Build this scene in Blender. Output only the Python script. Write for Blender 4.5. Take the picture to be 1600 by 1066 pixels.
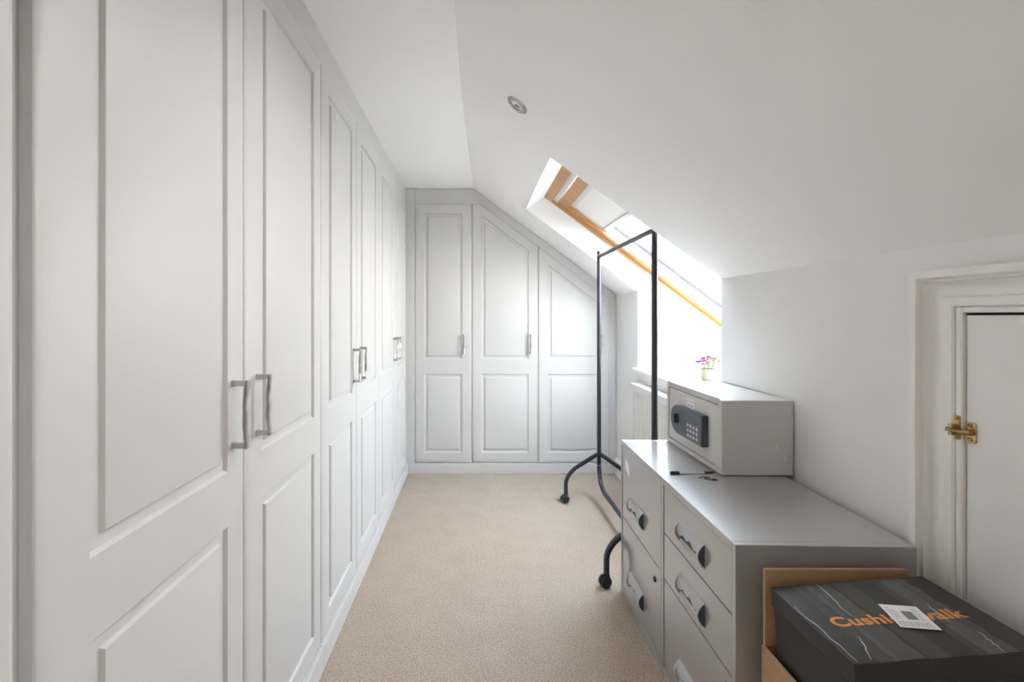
import bpy, bmesh, math, random
from mathutils import Vector, Matrix

random.seed(7)
for o in list(bpy.data.objects):
    bpy.data.objects.remove(o)
S = bpy.context.scene
COL = S.collection
PI = math.pi

# ------------------------------------------------------------------ camera
CAM_H = 1.17
FPX = 700.0
cam_d = bpy.data.cameras.new('camera')
cam = bpy.data.objects.new('camera', cam_d)
COL.objects.link(cam)
cam.location = (0, 0, CAM_H)
cam.rotation_euler = (PI/2, 0, 0)
cam_d.sensor_fit = 'HORIZONTAL'
cam_d.sensor_width = 36.0
cam_d.lens = 36.0*FPX/1600.0
cam_d.shift_x = (800-743)/1600.0          # rising / shifting lens, the back wall stays square
cam_d.shift_y = -(533-494)/1600.0
cam_d.clip_start = 0.02
S.camera = cam

# ------------------------------------------------------------------ light
SKY_STRENGTH = 6.0
SUN_STRENGTH = 0.0
EXPOSURE = 2.12
DOWN_POWER = 6.3
S.view_settings.view_transform = 'Standard'
S.view_settings.look = 'None'
S.view_settings.gamma = 1.0
S.view_settings.use_curve_mapping = False
S.view_settings.exposure = EXPOSURE

S.cycles.max_bounces = 20          # a white room: let the light bounce on
S.cycles.diffuse_bounces = 16

def build_world():
    w = bpy.data.worlds.new('sky'); S.world = w
    w.use_nodes = True
    nt = w.node_tree; nt.nodes.clear()
    out = nt.nodes.new('ShaderNodeOutputWorld')
    bg = nt.nodes.new('ShaderNodeBackground')
    tc = nt.nodes.new('ShaderNodeTexCoord')
    sep = nt.nodes.new('ShaderNodeSeparateXYZ')
    nt.links.new(tc.outputs['Generated'], sep.inputs[0])
    cr = nt.nodes.new('ShaderNodeValToRGB')
    nt.links.new(sep.outputs['Z'], cr.inputs[0])
    e = cr.color_ramp.elements
    e[0].position = 0.0; e[0].color = (1.0, 0.98, 0.95, 1)
    e[1].position = 0.75; e[1].color = (0.70, 0.85, 1.05, 1)
    nz = nt.nodes.new('ShaderNodeTexNoise')
    nz.inputs['Scale'].default_value = 3.2
    nz.inputs['Detail'].default_value = 6
    nt.links.new(tc.outputs['Generated'], nz.inputs['Vector'])
    c2 = nt.nodes.new('ShaderNodeValToRGB')
    c2.color_ramp.elements[0].position = 0.48
    c2.color_ramp.elements[1].position = 0.66
    nt.links.new(nz.outputs[0], c2.inputs[0])
    mx = nt.nodes.new('ShaderNodeMixRGB')
    mx.inputs[2].default_value = (1.0, 0.985, 0.965, 1)
    nt.links.new(c2.outputs[0], mx.inputs[0])
    nt.links.new(cr.outputs[0], mx.inputs[1])
    nt.links.new(mx.outputs[0], bg.inputs[0])
    bg.inputs[1].default_value = SKY_STRENGTH
    nt.links.new(bg.outputs[0], out.inputs[0])
build_world()

sun_d = bpy.data.lights.new('sun', 'SUN')
sun_d.energy = SUN_STRENGTH
sun_d.angle = math.radians(24)
sun_d.color = (1.0, 0.965, 0.92)
sun = bpy.data.objects.new('sun', sun_d); COL.objects.link(sun)
sun_dir = Vector((-0.30, 0.62, -0.72)).normalized()      # the way the light travels
sun.rotation_euler = sun_dir.to_track_quat('-Z', 'Y').to_euler()
sun.location = (4, -4, 8)

# ------------------------------------------------------------------ materials
MATS = {}
def mat(name, col, rough=0.5, metal=0.0, bump=0.0, bscale=200.0, var=0.0, vscale=8.0, spec=0.5, coat=0.0, **kw):
    if name in MATS: return MATS[name]
    m = bpy.data.materials.new(name); m.use_nodes = True
    nt = m.node_tree
    b = nt.nodes['Principled BSDF']
    b.inputs['Base Color'].default_value = (*col, 1)
    b.inputs['Roughness'].default_value = rough
    b.inputs['Metallic'].default_value = metal
    b.inputs['Specular IOR Level'].default_value = spec
    b.inputs['Coat Weight'].default_value = coat
    b.inputs['Coat Roughness'].default_value = 0.07
    tc = nt.nodes.new('ShaderNodeTexCoord')
    if var > 0:
        n = nt.nodes.new('ShaderNodeTexNoise')
        n.inputs['Scale'].default_value = vscale
        n.inputs['Detail'].default_value = 5
        nt.links.new(tc.outputs['Object'], n.inputs['Vector'])
        r = nt.nodes.new('ShaderNodeValToRGB')
        r.color_ramp.elements[0].position = 0.3; r.color_ramp.elements[1].position = 0.7
        r.color_ramp.elements[0].color = (*[max(0, c*(1-var)) for c in col], 1)
        r.color_ramp.elements[1].color = (*[min(1, c*(1+var)) for c in col], 1)
        nt.links.new(n.outputs[0], r.inputs[0])
        nt.links.new(r.outputs[0], b.inputs['Base Color'])
    if bump > 0:
        n = nt.nodes.new('ShaderNodeTexNoise')
        n.inputs['Scale'].default_value = bscale
        n.inputs['Detail'].default_value = 3
        nt.links.new(tc.outputs['Object'], n.inputs['Vector'])
        bp = nt.nodes.new('ShaderNodeBump')
        bp.inputs['Strength'].default_value = bump
        bp.inputs['Distance'].default_value = 0.002
        nt.links.new(n.outputs[0], bp.inputs['Height'])
        nt.links.new(bp.outputs[0], b.inputs['Normal'])
    MATS[name] = m
    return m

WHITE = mat('ceiling_paint', (0.91, 0.90, 0.885), 0.85, bump=0.06, bscale=90, spec=0.2)
WALL = mat('wall_paint', (0.82, 0.815, 0.81), 0.85, bump=0.08, bscale=120, spec=0.2)
RECESS = mat('recess_paint', (0.84, 0.84, 0.835), 0.85, spec=0.2)
WARD = mat('wardrobe_vinyl', (0.60, 0.59, 0.578), 0.42, spec=0.35)
GLOSS = mat('gloss_trim', (0.86, 0.84, 0.81), 0.35, var=0.02, vscale=14)
DOORP = mat('cupboard_door_paint', (0.84, 0.82, 0.80), 0.4, var=0.02, vscale=5)
NICKEL = mat('brushed_nickel', (0.52, 0.50, 0.47), 0.28, metal=1.0, bump=0.05, bscale=600)
CHROME = mat('chrome', (0.42, 0.41, 0.40), 0.12, metal=1.0)
BRASS = mat('aged_brass', (0.50, 0.36, 0.17), 0.32, metal=1.0, var=0.25, vscale=90)
BRASSD = mat('dark_brass_screw', (0.30, 0.22, 0.11), 0.3, metal=1.0)
STEEL = mat('grey_cabinet_enamel', (0.43, 0.425, 0.42), 0.30, metal=0.35, bump=0.015, bscale=700, spec=0.6, coat=0.9)
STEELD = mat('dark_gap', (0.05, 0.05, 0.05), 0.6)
GRIP = mat('grey_plastic_grip', (0.45, 0.46, 0.47), 0.3, spec=0.5)
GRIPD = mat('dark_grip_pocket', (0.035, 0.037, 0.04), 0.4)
BLACK = mat('black_rail_enamel', (0.018, 0.02, 0.028), 0.28, spec=0.6)
CASTOR = mat('castor_plastic', (0.014, 0.014, 0.015), 0.4)
SAFE = mat('safe_enamel', (0.60, 0.585, 0.56), 0.42, bump=0.15, bscale=900, spec=0.4)
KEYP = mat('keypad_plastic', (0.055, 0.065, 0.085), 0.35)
KEYB = mat('keypad_face', (0.085, 0.095, 0.115), 0.45)
KEYW = mat('key_button', (0.62, 0.63, 0.64), 0.4)
PAPER = mat('white_paper', (0.82, 0.82, 0.82), 0.7)
INK = mat('ink', (0.04, 0.04, 0.045), 0.7)
INKL = mat('grey_ink', (0.35, 0.35, 0.37), 0.7)
CARD = mat('corrugated_card', (0.44, 0.275, 0.145), 0.8, var=0.08, vscale=30)
CARDE = mat('card_cut_edge', (0.52, 0.36, 0.21), 0.9)
BBOX = mat('black_box_print', (0.022, 0.021, 0.021), 0.38, var=0.15, vscale=20, spec=0.5)
BSTRIPE = mat('charcoal_stripe', (0.045, 0.044, 0.044), 0.34)
ORANGE = mat('orange_print', (0.72, 0.26, 0.045), 0.5)
RADW = mat('radiator_enamel', (0.80, 0.79, 0.77), 0.3)
BLIND = mat('blind_cloth', (0.78, 0.75, 0.70), 0.9, bump=0.1, bscale=500)
ALU = mat('aluminium', (0.68, 0.68, 0.68), 0.35, metal=0.6)
GASK = mat('gasket', (0.06, 0.06, 0.065), 0.6)
WPVC = mat('white_bead', (0.85, 0.85, 0.85), 0.4)
CLEARP = mat('clear_pen_plastic', (0.62, 0.63, 0.64), 0.1)
LEAF = mat('outdoor_leaf', (0.20, 0.24, 0.13), 0.7)
BARK = mat('bark', (0.20, 0.16, 0.12), 0.9)
PALE_GROUND = mat('pale_bounce_ground', (0.50, 0.48, 0.45), 0.95, var=0.1, vscale=1)  # ground made pale to bounce daylight up through the window
PETP = mat('lilac_petal', (0.36, 0.13, 0.34), 0.7)
PETK = mat('pink_petal', (0.55, 0.20, 0.34), 0.7)
PETR = mat('coral_petal', (0.5, 0.12, 0.09), 0.7)
PETB = mat('mauve_petal', (0.17, 0.12, 0.30), 0.7)
STEM = mat('soft_green', (0.17, 0.26, 0.06), 0.6)
CERAM = mat('cream_ceramic', (0.22, 0.21, 0.13), 0.3)
LENS = mat('bulb_glass', (0.75, 0.75, 0.74), 0.08, spec=0.8)

def wood():
    m = bpy.data.materials.new('lacquered_pine'); m.use_nodes = True
    nt = m.node_tree; b = nt.nodes['Principled BSDF']
    tc = nt.nodes.new('ShaderNodeTexCoord')
    mp = nt.nodes.new('ShaderNodeMapping'); mp.inputs['Scale'].default_value = (1.2, 16, 16)
    n = nt.nodes.new('ShaderNodeTexNoise'); n.inputs['Scale'].default_value = 4; n.inputs['Detail'].default_value = 6
    n.inputs['Distortion'].default_value = 0.6
    r = nt.nodes.new('ShaderNodeValToRGB')
    r.color_ramp.elements[0].position = 0.35; r.color_ramp.elements[0].color = (0.40, 0.19, 0.065, 1)
    r.color_ramp.elements[1].position = 0.65; r.color_ramp.elements[1].color = (0.55, 0.31, 0.13, 1)
    nt.links.new(tc.outputs['Object'], mp.inputs[0]); nt.links.new(mp.outputs[0], n.inputs['Vector'])
    nt.links.new(n.outputs[0], r.inputs[0]); nt.links.new(r.outputs[0], b.inputs['Base Color'])
    b.inputs['Roughness'].default_value = 0.35
    return m
PINE = wood()

def carpet():
    m = bpy.data.materials.new('carpet_pile'); m.use_nodes = True
    nt = m.node_tree; b = nt.nodes['Principled BSDF']
    tc = nt.nodes.new('ShaderNodeTexCoord')
    n1 = nt.nodes.new('ShaderNodeTexNoise'); n1.inputs['Scale'].default_value = 190; n1.inputs['Detail'].default_value = 4
    n1.inputs['Roughness'].default_value = 0.7
    n2 = nt.nodes.new('ShaderNodeTexNoise'); n2.inputs['Scale'].default_value = 9; n2.inputs['Detail'].default_value = 4
    v = nt.nodes.new('ShaderNodeTexVoronoi'); v.inputs['Scale'].default_value = 260
    for q in (n1, n2, v): nt.links.new(tc.outputs['Object'], q.inputs['Vector'])
    r = nt.nodes.new('ShaderNodeValToRGB')
    r.color_ramp.elements[0].position = 0.33; r.color_ramp.elements[0].color = (0.30, 0.23, 0.183, 1)
    r.color_ramp.elements[1].position = 0.62; r.color_ramp.elements[1].color = (0.615, 0.515, 0.428, 1)
    nt.links.new(n1.outputs[0], r.inputs[0])
    mx = nt.nodes.new('ShaderNodeMixRGB'); mx.blend_type = 'MULTIPLY'; mx.inputs[0].default_value = 0.35
    r2 = nt.nodes.new('ShaderNodeValToRGB')
    r2.color_ramp.elements[0].position = 0.3; r2.color_ramp.elements[0].color = (0.82, 0.8, 0.78, 1)
    r2.color_ramp.elements[1].position = 0.7; r2.color_ramp.elements[1].color = (1, 1, 1, 1)
    nt.links.new(n2.outputs[0], r2.inputs[0])
    nt.links.new(r.outputs[0], mx.inputs[1]); nt.links.new(r2.outputs[0], mx.inputs[2])
    nt.links.new(mx.outputs[0], b.inputs['Base Color'])
    b.inputs['Roughness'].default_value = 1.0
    b.inputs['Specular IOR Level'].default_value = 0.05
    ad = nt.nodes.new('ShaderNodeMath'); ad.operation = 'ADD'
    nt.links.new(n1.outputs[0], ad.inputs[0]); nt.links.new(v.outputs['Distance'], ad.inputs[1])
    bp = nt.nodes.new('ShaderNodeBump'); bp.inputs['Strength'].default_value = 0.7; bp.inputs['Distance'].default_value = 0.004
    nt.links.new(ad.outputs[0], bp.inputs['Height']); nt.links.new(bp.outputs[0], b.inputs['Normal'])
    return m
CARPET = carpet()

def glassmat():
    m = bpy.data.materials.new('window_glass'); m.use_nodes = True
    nt = m.node_tree; nt.nodes.clear()
    out = nt.nodes.new('ShaderNodeOutputMaterial')
    t = nt.nodes.new('ShaderNodeBsdfTransparent'); t.inputs[0].default_value = (0.97, 0.985, 0.98, 1)
    g = nt.nodes.new('ShaderNodeBsdfGlossy'); g.inputs['Roughness'].default_value = 0.02
    lw = nt.nodes.new('ShaderNodeLayerWeight')
    pw = nt.nodes.new('ShaderNodeMath'); pw.operation = 'POWER'; pw.inputs[1].default_value = 5.0
    nt.links.new(lw.outputs['Facing'], pw.inputs[0])
    f = nt.nodes.new('ShaderNodeMath'); f.operation = 'MULTIPLY_ADD'; f.inputs[1].default_value = 0.9; f.inputs[2].default_value = 0.03
    nt.links.new(pw.outputs[0], f.inputs[0])
    mx = nt.nodes.new('ShaderNodeMixShader')
    nt.links.new(f.outputs[0], mx.inputs[0]); nt.links.new(t.outputs[0], mx.inputs[1]); nt.links.new(g.outputs[0], mx.inputs[2])
    nt.links.new(mx.outputs[0], out.inputs[0])
    return m
GLASS = glassmat()

def tapemat():
    m = bpy.data.materials.new('clear_tape'); m.use_nodes = True
    nt = m.node_tree; nt.nodes.clear()
    out = nt.nodes.new('ShaderNodeOutputMaterial')
    t = nt.nodes.new('ShaderNodeBsdfTransparent')
    g = nt.nodes.new('ShaderNodeBsdfGlossy'); g.inputs['Roughness'].default_value = 0.12
    tc = nt.nodes.new('ShaderNodeTexCoord')
    n = nt.nodes.new('ShaderNodeTexNoise'); n.inputs['Scale'].default_value = 45; n.inputs['Detail'].default_value = 4
    bp = nt.nodes.new('ShaderNodeBump'); bp.inputs['Strength'].default_value = 0.5; bp.inputs['Distance'].default_value = 0.004
    nt.links.new(tc.outputs['Object'], n.inputs['Vector']); nt.links.new(n.outputs[0], bp.inputs['Height'])
    nt.links.new(bp.outputs[0], g.inputs['Normal'])
    mx = nt.nodes.new('ShaderNodeMixShader'); mx.inputs[0].default_value = 0.10
    nt.links.new(t.outputs[0], mx.inputs[1]); nt.links.new(g.outputs[0], mx.inputs[2])
    nt.links.new(mx.outputs[0], out.inputs[0])
    return m
TAPE = tapemat()

# ------------------------------------------------------------------ helpers
def obj(name, bm, m, parent=None, smooth=False, loc=None, rot=None):
    bmesh.ops.recalc_face_normals(bm, faces=bm.faces[:])
    me = bpy.data.meshes.new(name); bm.to_mesh(me); bm.free()
    if smooth:
        for p in me.polygons: p.use_smooth = True
    me.materials.append(m)
    o = bpy.data.objects.new(name, me); COL.objects.link(o)
    if parent is not None: o.parent = parent
    if loc is not None: o.location = loc
    if rot is not None: o.rotation_euler = rot
    return o
def smooth_by_angle(o, ang=35):
    me = o.data
    for p in me.polygons: p.use_smooth = True
    me.set_sharp_from_angle(angle=math.radians(ang))
    return o
def bevel(o, w=0.002, seg=2, ang=40):
    md = o.modifiers.new('bevel', 'BEVEL'); md.width = w; md.segments = seg
    md.limit_method = 'ANGLE'; md.angle_limit = math.radians(ang)
    return o
def tag(o, label=None, cat=None, group=None, kind=None):
    if label: o['label'] = label
    if cat: o['category'] = cat
    if group: o['group'] = group
    if kind: o['kind'] = kind
    return o
def empty(name, loc, rotz=0, label=None, cat=None, group=None):
    o = bpy.data.objects.new(name, None); COL.objects.link(o)
    o.location = loc; o.rotation_euler = (0, 0, rotz); o.empty_display_size = 0.05
    return tag(o, label, cat, group)
def struct(name, bm, m, parent=None, label=None):
    o = obj(name, bm, m, parent)
    o['kind'] = 'structure'
    if label: o['label'] = label
    return o
def box(bm, x0, x1, y0, y1, z0, z1):
    vs = [bm.verts.new((x, y, z)) for z in (z0, z1) for y in (y0, y1) for x in (x0, x1)]
    for f in ((0, 1, 3, 2), (4, 6, 7, 5), (0, 4, 5, 1), (2, 3, 7, 6), (0, 2, 6, 4), (1, 5, 7, 3)):
        bm.faces.new([vs[i] for i in f])
def B(x0, x1, y0, y1, z0, z1):
    bm = bmesh.new(); box(bm, x0, x1, y0, y1, z0, z1); return bm
def prism(bm, pts, axis, a, b):
    """polygon pts (2-D) extruded from a to b along axis; pts map to the two other axes in xyz order"""
    def P(p, h):
        if axis == 'x': return (h, p[0], p[1])
        if axis == 'y': return (p[0], h, p[1])
        return (p[0], p[1], h)
    va = [bm.verts.new(P(p, a)) for p in pts]; vb = [bm.verts.new(P(p, b)) for p in pts]
    bm.faces.new(va[::-1]); bm.faces.new(vb)
    n = len(pts)
    for i in range(n):
        bm.faces.new((va[i], va[(i+1) % n], vb[(i+1) % n], vb[i]))
def PR(pts, axis, a, b):
    bm = bmesh.new(); prism(bm, pts, axis, a, b); return bm
def tube(bm, pts, r, n=12, cap=True):
    """round tube along a polyline; r scalar or a list"""
    pts = [Vector(p) for p in pts]; rings = []
    prev = None
    for i, p in enumerate(pts):
        if i == 0: t = pts[1]-p
        elif i == len(pts)-1: t = p-pts[i-1]
        else: t = (pts[i+1]-p).normalized()+(p-pts[i-1]).normalized()
        t.normalize()
        if prev is None:
            a = Vector((0, 0, 1)) if abs(t.z) < 0.9 else Vector((1, 0, 0))
            u = t.cross(a).normalized()
        else:
            u = (prev-t*prev.dot(t)).normalized()
        prev = u; w = t.cross(u)
        rr = r[i] if isinstance(r, (list, tuple)) else r
        rings.append([bm.verts.new(p+u*math.cos(2*PI*k/n)*rr+w*math.sin(2*PI*k/n)*rr) for k in range(n)])
    for a, b in zip(rings, rings[1:]):
        for k in range(n):
            bm.faces.new((a[k], a[(k+1) % n], b[(k+1) % n], b[k]))
    if cap:
        bm.faces.new(rings[0][::-1]); bm.faces.new(rings[-1])
def lathe(bm, prof, n=32, M=None):
    """prof list of (r,z) turned around z"""
    rings = []
    for r, z in prof:
        if r < 1e-6: rings.append([bm.verts.new((0, 0, z))])
        else: rings.append([bm.verts.new((r*math.cos(2*PI*k/n), r*math.sin(2*PI*k/n), z)) for k in range(n)])
    for a, b in zip(rings, rings[1:]):
        for k in range(n):
            A = [a[0]] if len(a) == 1 else [a[k], a[(k+1) % n]]
            Bq = [b[0]] if len(b) == 1 else [b[(k+1) % n], b[k]]
            if len(A)+len(Bq) >= 3: bm.faces.new(A+Bq)
    if M is not None: bmesh.ops.transform(bm, matrix=M, verts=bm.verts[:])
def inset(poly, d):
    """inset a convex counter-clockwise polygon by d"""
    n = len(poly); out = []
    for i in range(n):
        p0, p1, p2 = Vector(poly[i-1]), Vector(poly[i]), Vector(poly[(i+1) % n])
        e1 = (p1-p0).normalized(); e2 = (p2-p1).normalized()
        n1 = Vector((-e1.y, e1.x)); n2 = Vector((-e2.y, e2.x))
        k = n1+n2; k = k/(k.dot(n1))
        out.append(p1+k*d)
    return [(p.x, p.y) for p in out]
def rounded(x0, x1, z0, z1, r, seg=5, corners=(1, 1, 1, 1)):
    """counter-clockwise rounded rectangle; corners: bl, br, tr, tl"""
    pts = []
    for (cx, cz, a0, on) in ((x0+r, z0+r, PI, corners[0]), (x1-r, z0+r, 1.5*PI, corners[1]),
                             (x1-r, z1-r, 0, corners[2]), (x0+r, z1-r, 0.5*PI, corners[3])):
        if on:
            for k in range(seg+1):
                a = a0+0.5*PI*k/seg
                pts.append((cx+r*math.cos(a), cz+r*math.sin(a)))
        else:
            a = a0+0.25*PI
            pts.append((cx+r*math.copysign(1, math.cos(a)), cz+r*math.copysign(1, math.sin(a))))
    return pts
def arc(p0, c, p1, n=6):
    """quadratic bend"""
    p0, c, p1 = Vector(p0), Vector(c), Vector(p1)
    return [(1-t)**2*p0+2*t*(1-t)*c+t*t*p1 for t in [i/n for i in range(n+1)]]

# ------------------------------------------------------------------ room numbers
CEIL = 2.12            # flat ceiling
XR = 1.05              # knee wall
KNEE = 1.33            # height of the knee wall
YB = 3.345             # face of the back wardrobe frame
XL = -0.508            # face of the left doors
YF = -2.2              # wall behind the photographer
OY0, OY1 = 1.918, 2.894    # roof window recess
OX = 0.32                  # top of the recess opening
SILL = 0.833
BRK = [(-3.1, -0.066), (1.346, -0.0644), (1.736, -0.062), (1.918, -0.059), (2.18, -0.053), (2.649, -0.038), (2.894, -0.028), (3.40, -0.010), (4.0, -0.01)]
def brk(y):
    for (a, xa), (b, xb) in zip(BRK, BRK[1:]):
        if a <= y <= b: return xa+(xb-xa)*(y-a)/(b-a)
    return BRK[-1][1]
def slope_z(x, y):
    b = brk(y); return CEIL-(CEIL-KNEE)*(x-b)/(XR-b)
TH = math.atan((CEIL-KNEE)/(XR+0.045))

# ------------------------------------------------------------------ structure
floor = struct('floor', B(-1.15, 1.15, YF, 4.0, -0.05, 0), CARPET, label='beige wool-look fitted carpet')
bm = bmesh.new(); ys = [p[0] for p in BRK]
struct('ceiling', B(-1.15, 0.02, YF, 4.0, CEIL+0.002, CEIL+0.05), WHITE)
bm = bmesh.new()
rows = []
for y in ys:
    b = brk(y)
    rows.append([bm.verts.new((b-0.12, y, CEIL)), bm.verts.new((b, y, CEIL)), bm.verts.new((OX, y, slope_z(OX, y))), bm.verts.new((XR+0.01, y, slope_z(XR+0.01, y)))])
for i in range(len(ys)-1):
    for k in range(3):
        if k == 2 and ys[i] >= OY0-1e-6 and ys[i+1] <= OY1+1e-6: continue
        bm.faces.new((rows[i][k], rows[i+1][k], rows[i+1][k+1], rows[i][k+1]))
bmesh.ops.delete(bm, geom=[f for f in bm.faces if False], context='FACES')
sl = struct('ceiling_slope', bm, WHITE)
# the flat strip carries on to the left wall in the same mesh plane
bm = bmesh.new(); bm.from_mesh(sl.data)
for v in bm.verts:
    if abs(v.co.z-CEIL) < 1e-5 and v.co.x < -0.1: v.co.x = -1.12
bm.to_mesh(sl.data); bm.free()

# knee wall with the openings of cupboard door and window recess
DY0, DY1, DZ0, DZ1 = 0.36, 0.957, 0.085, 1.177
bm = bmesh.new()
box(bm, XR, XR+0.1, YF, DY0, 0, KNEE+0.02)
box(bm, XR, XR+0.1, DY0, DY1, DZ1, KNEE+0.02)
box(bm, XR, XR+0.1, DY0, DY1, 0, DZ0)
box(bm, XR, XR+0.1, DY1, OY0-0.003, 0, KNEE)
box(bm, XR, XR+0.1, OY0-0.003, OY1+0.003, 0, SILL-0.02)
box(bm, XR, XR+0.1, OY1+0.003, 4.0, 0, KNEE+0.02)
struct('wall_right', bm, WALL)
struct('wall_eaves', B(XR+0.1, XR+0.12, DY0-0.15, DY1+0.15, 0, KNEE), WALL)
struct('wall_left_entry', B(-0.56, -0.49, YF, 0.302, 0, CEIL+0.02), WHITE)
struct('wall_left', B(-1.2, -1.15, YF, 4.0, 0, CEIL+0.05), WALL)
struct('wall_back', B(-1.2, 1.15, 3.95, 4.0, 0, CEIL+0.05), WALL)
struct('wall_front', B(-1.2, 1.15, YF-0.05, YF, 0, CEIL+0.05), WALL)

# window recess: cheeks, head and outer wall
FX0, FZ0 = 0.442, 1.939                     # inner top edge of the window frame on the cheeks
WTH = math.atan(0.745)
WLEN = 1.60
ux, uz = math.cos(WTH), -math.sin(WTH)
nx, nz = math.sin(WTH), math.cos(WTH)
FX1, FZ1 = FX0+ux*WLEN, FZ0+uz*WLEN
def cheek(name, y0, y1, yy):
    pts = [(OX, slope_z(OX, yy)), (XR+0.0015, KNEE), (XR+0.0015, SILL-0.03), (FX1+0.1, SILL-0.03), (FX1+0.1, FZ1+0.04), (FX1+nx*0.14, FZ1+nz*0.14), (FX0+nx*0.14, FZ0+nz*0.14), (FX0, FZ0)]
    bm = PR(pts, 'y', y0, y1)
    return struct(name, bm, RECESS)
cheek('wall_recess_far', OY1, OY1+0.08, OY1)
cheek('wall_recess_near', OY0-0.08, OY0, OY0)
zt = slope_z(OX, 2.4)
struct('wall_recess_head', PR([(OX, zt), (FX0, FZ0), (FX0+nx*0.12, FZ0+nz*0.12), (OX-0.05, zt+0.2)], 'y', OY0, OY1), RECESS)
struct('wall_recess_outer', PR([(FX1, SILL-0.03), (FX1+0.1, SILL-0.03), (FX1+0.1, FZ1+0.12), (FX1, FZ1)], 'y', OY0, OY1), RECESS)
# sill board with ears past the jambs
bm = PR([(1.018, OY0-0.03), (XR, OY0-0.03), (XR, OY0), (FX1, OY0), (FX1, OY1), (XR, OY1), (XR, OY1+0.025), (1.018, OY1+0.025)], 'z', SILL-0.022, SILL)
bevel(struct('trim_1', bm, GLOSS, label='white painted window board'), 0.005, 3)

# skirting on the knee wall
def skirting(name, y0, y1):
    pts = [(XR, 0), (XR, 0.115), (XR-0.006, 0.112), (XR-0.012, 0.095), (XR-0.018, 0.085), (XR-0.018, 0)]
    return struct(name, PR(pts, 'y', y0, y1), GLOSS)
skirting('baseboard_right', 1.05, YB)
skirting('baseboard_front', YF, 0.28)

# ------------------------------------------------------------------ eaves cupboard door with its casing
d1 = struct('door_1', B(XR-0.003, XR+0.034, DY0+0.004, DY1-0.0016, DZ0, DZ1-0.005), DOORP, label='low white painted eaves cupboard door')
bevel(d1, 0.002)
# casing profile: (distance outward from the opening, projection from the wall)
prof = [(0, 0), (0, 0.014), (0.003, 0.017), (0.020, 0.018), (0.022, 0.0140), (0.028, 0.0095), (0.038, 0.0090), (0.046, 0.0125), (0.052, 0.0215), (0.0545, 0.0265), (0.057, 0.0205), (0.061, 0.0205), (0.0625, 0.030), (0.066, 0.034), (0.081, 0.034), (0.084, 0.030), (0.084, 0)]
def casing(name, path):
    """sweep prof with mitred corners around the opening; path in (y,z), outward on the left of the path"""
    bm = bmesh.new(); rings = []
    P = [Vector(p) for p in path]
    for i, p in enumerate(P):
        es = []
        if i > 0: es.append((p-P[i-1]).normalized())
        if i < len(P)-1: es.append((P[i+1]-p).normalized())
        ns = [Vector((-e.y, e.x)) for e in es]
        k = ns[0] if len(ns) == 1 else (ns[0]+ns[1])/((ns[0]+ns[1]).dot(ns[0]))
        rings.append([bm.verts.new((XR-h, p.x+k.x*o, p.y+k.y*o)) for o, h in prof])
    for a, b in zip(rings, rings[1:]):
        for j in range(len(prof)-1): bm.faces.new((a[j], a[j+1], b[j+1], b[j]))
    bm.faces.new(rings[0][::-1]); bm.faces.new(rings[-1])
    return smooth_by_angle(obj(name, bm, GLOSS, d1), 35)
ci = 0.013
casing('architrave', [(DY1+ci, 0.0), (DY1+ci, DZ1+ci)][::-1] and [(DY1+ci, 0.0), (DY1+ci, DZ1+ci), (DY0-ci, DZ1+ci), (DY0-ci, 0.0)][::-1])
bm = bmesh.new()
box(bm, XR-0.012, XR+0.05, DY1, DY1+ci, 0, DZ1+ci); box(bm, XR-0.012, XR+0.05, DY0-ci, DY0, 0, DZ1+ci); box(bm, XR-0.012, XR+0.05, DY0, DY1, DZ1, DZ1+ci)
bevel(obj('door_lining', bm, GLOSS, d1), 0.004, 3)
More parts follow.
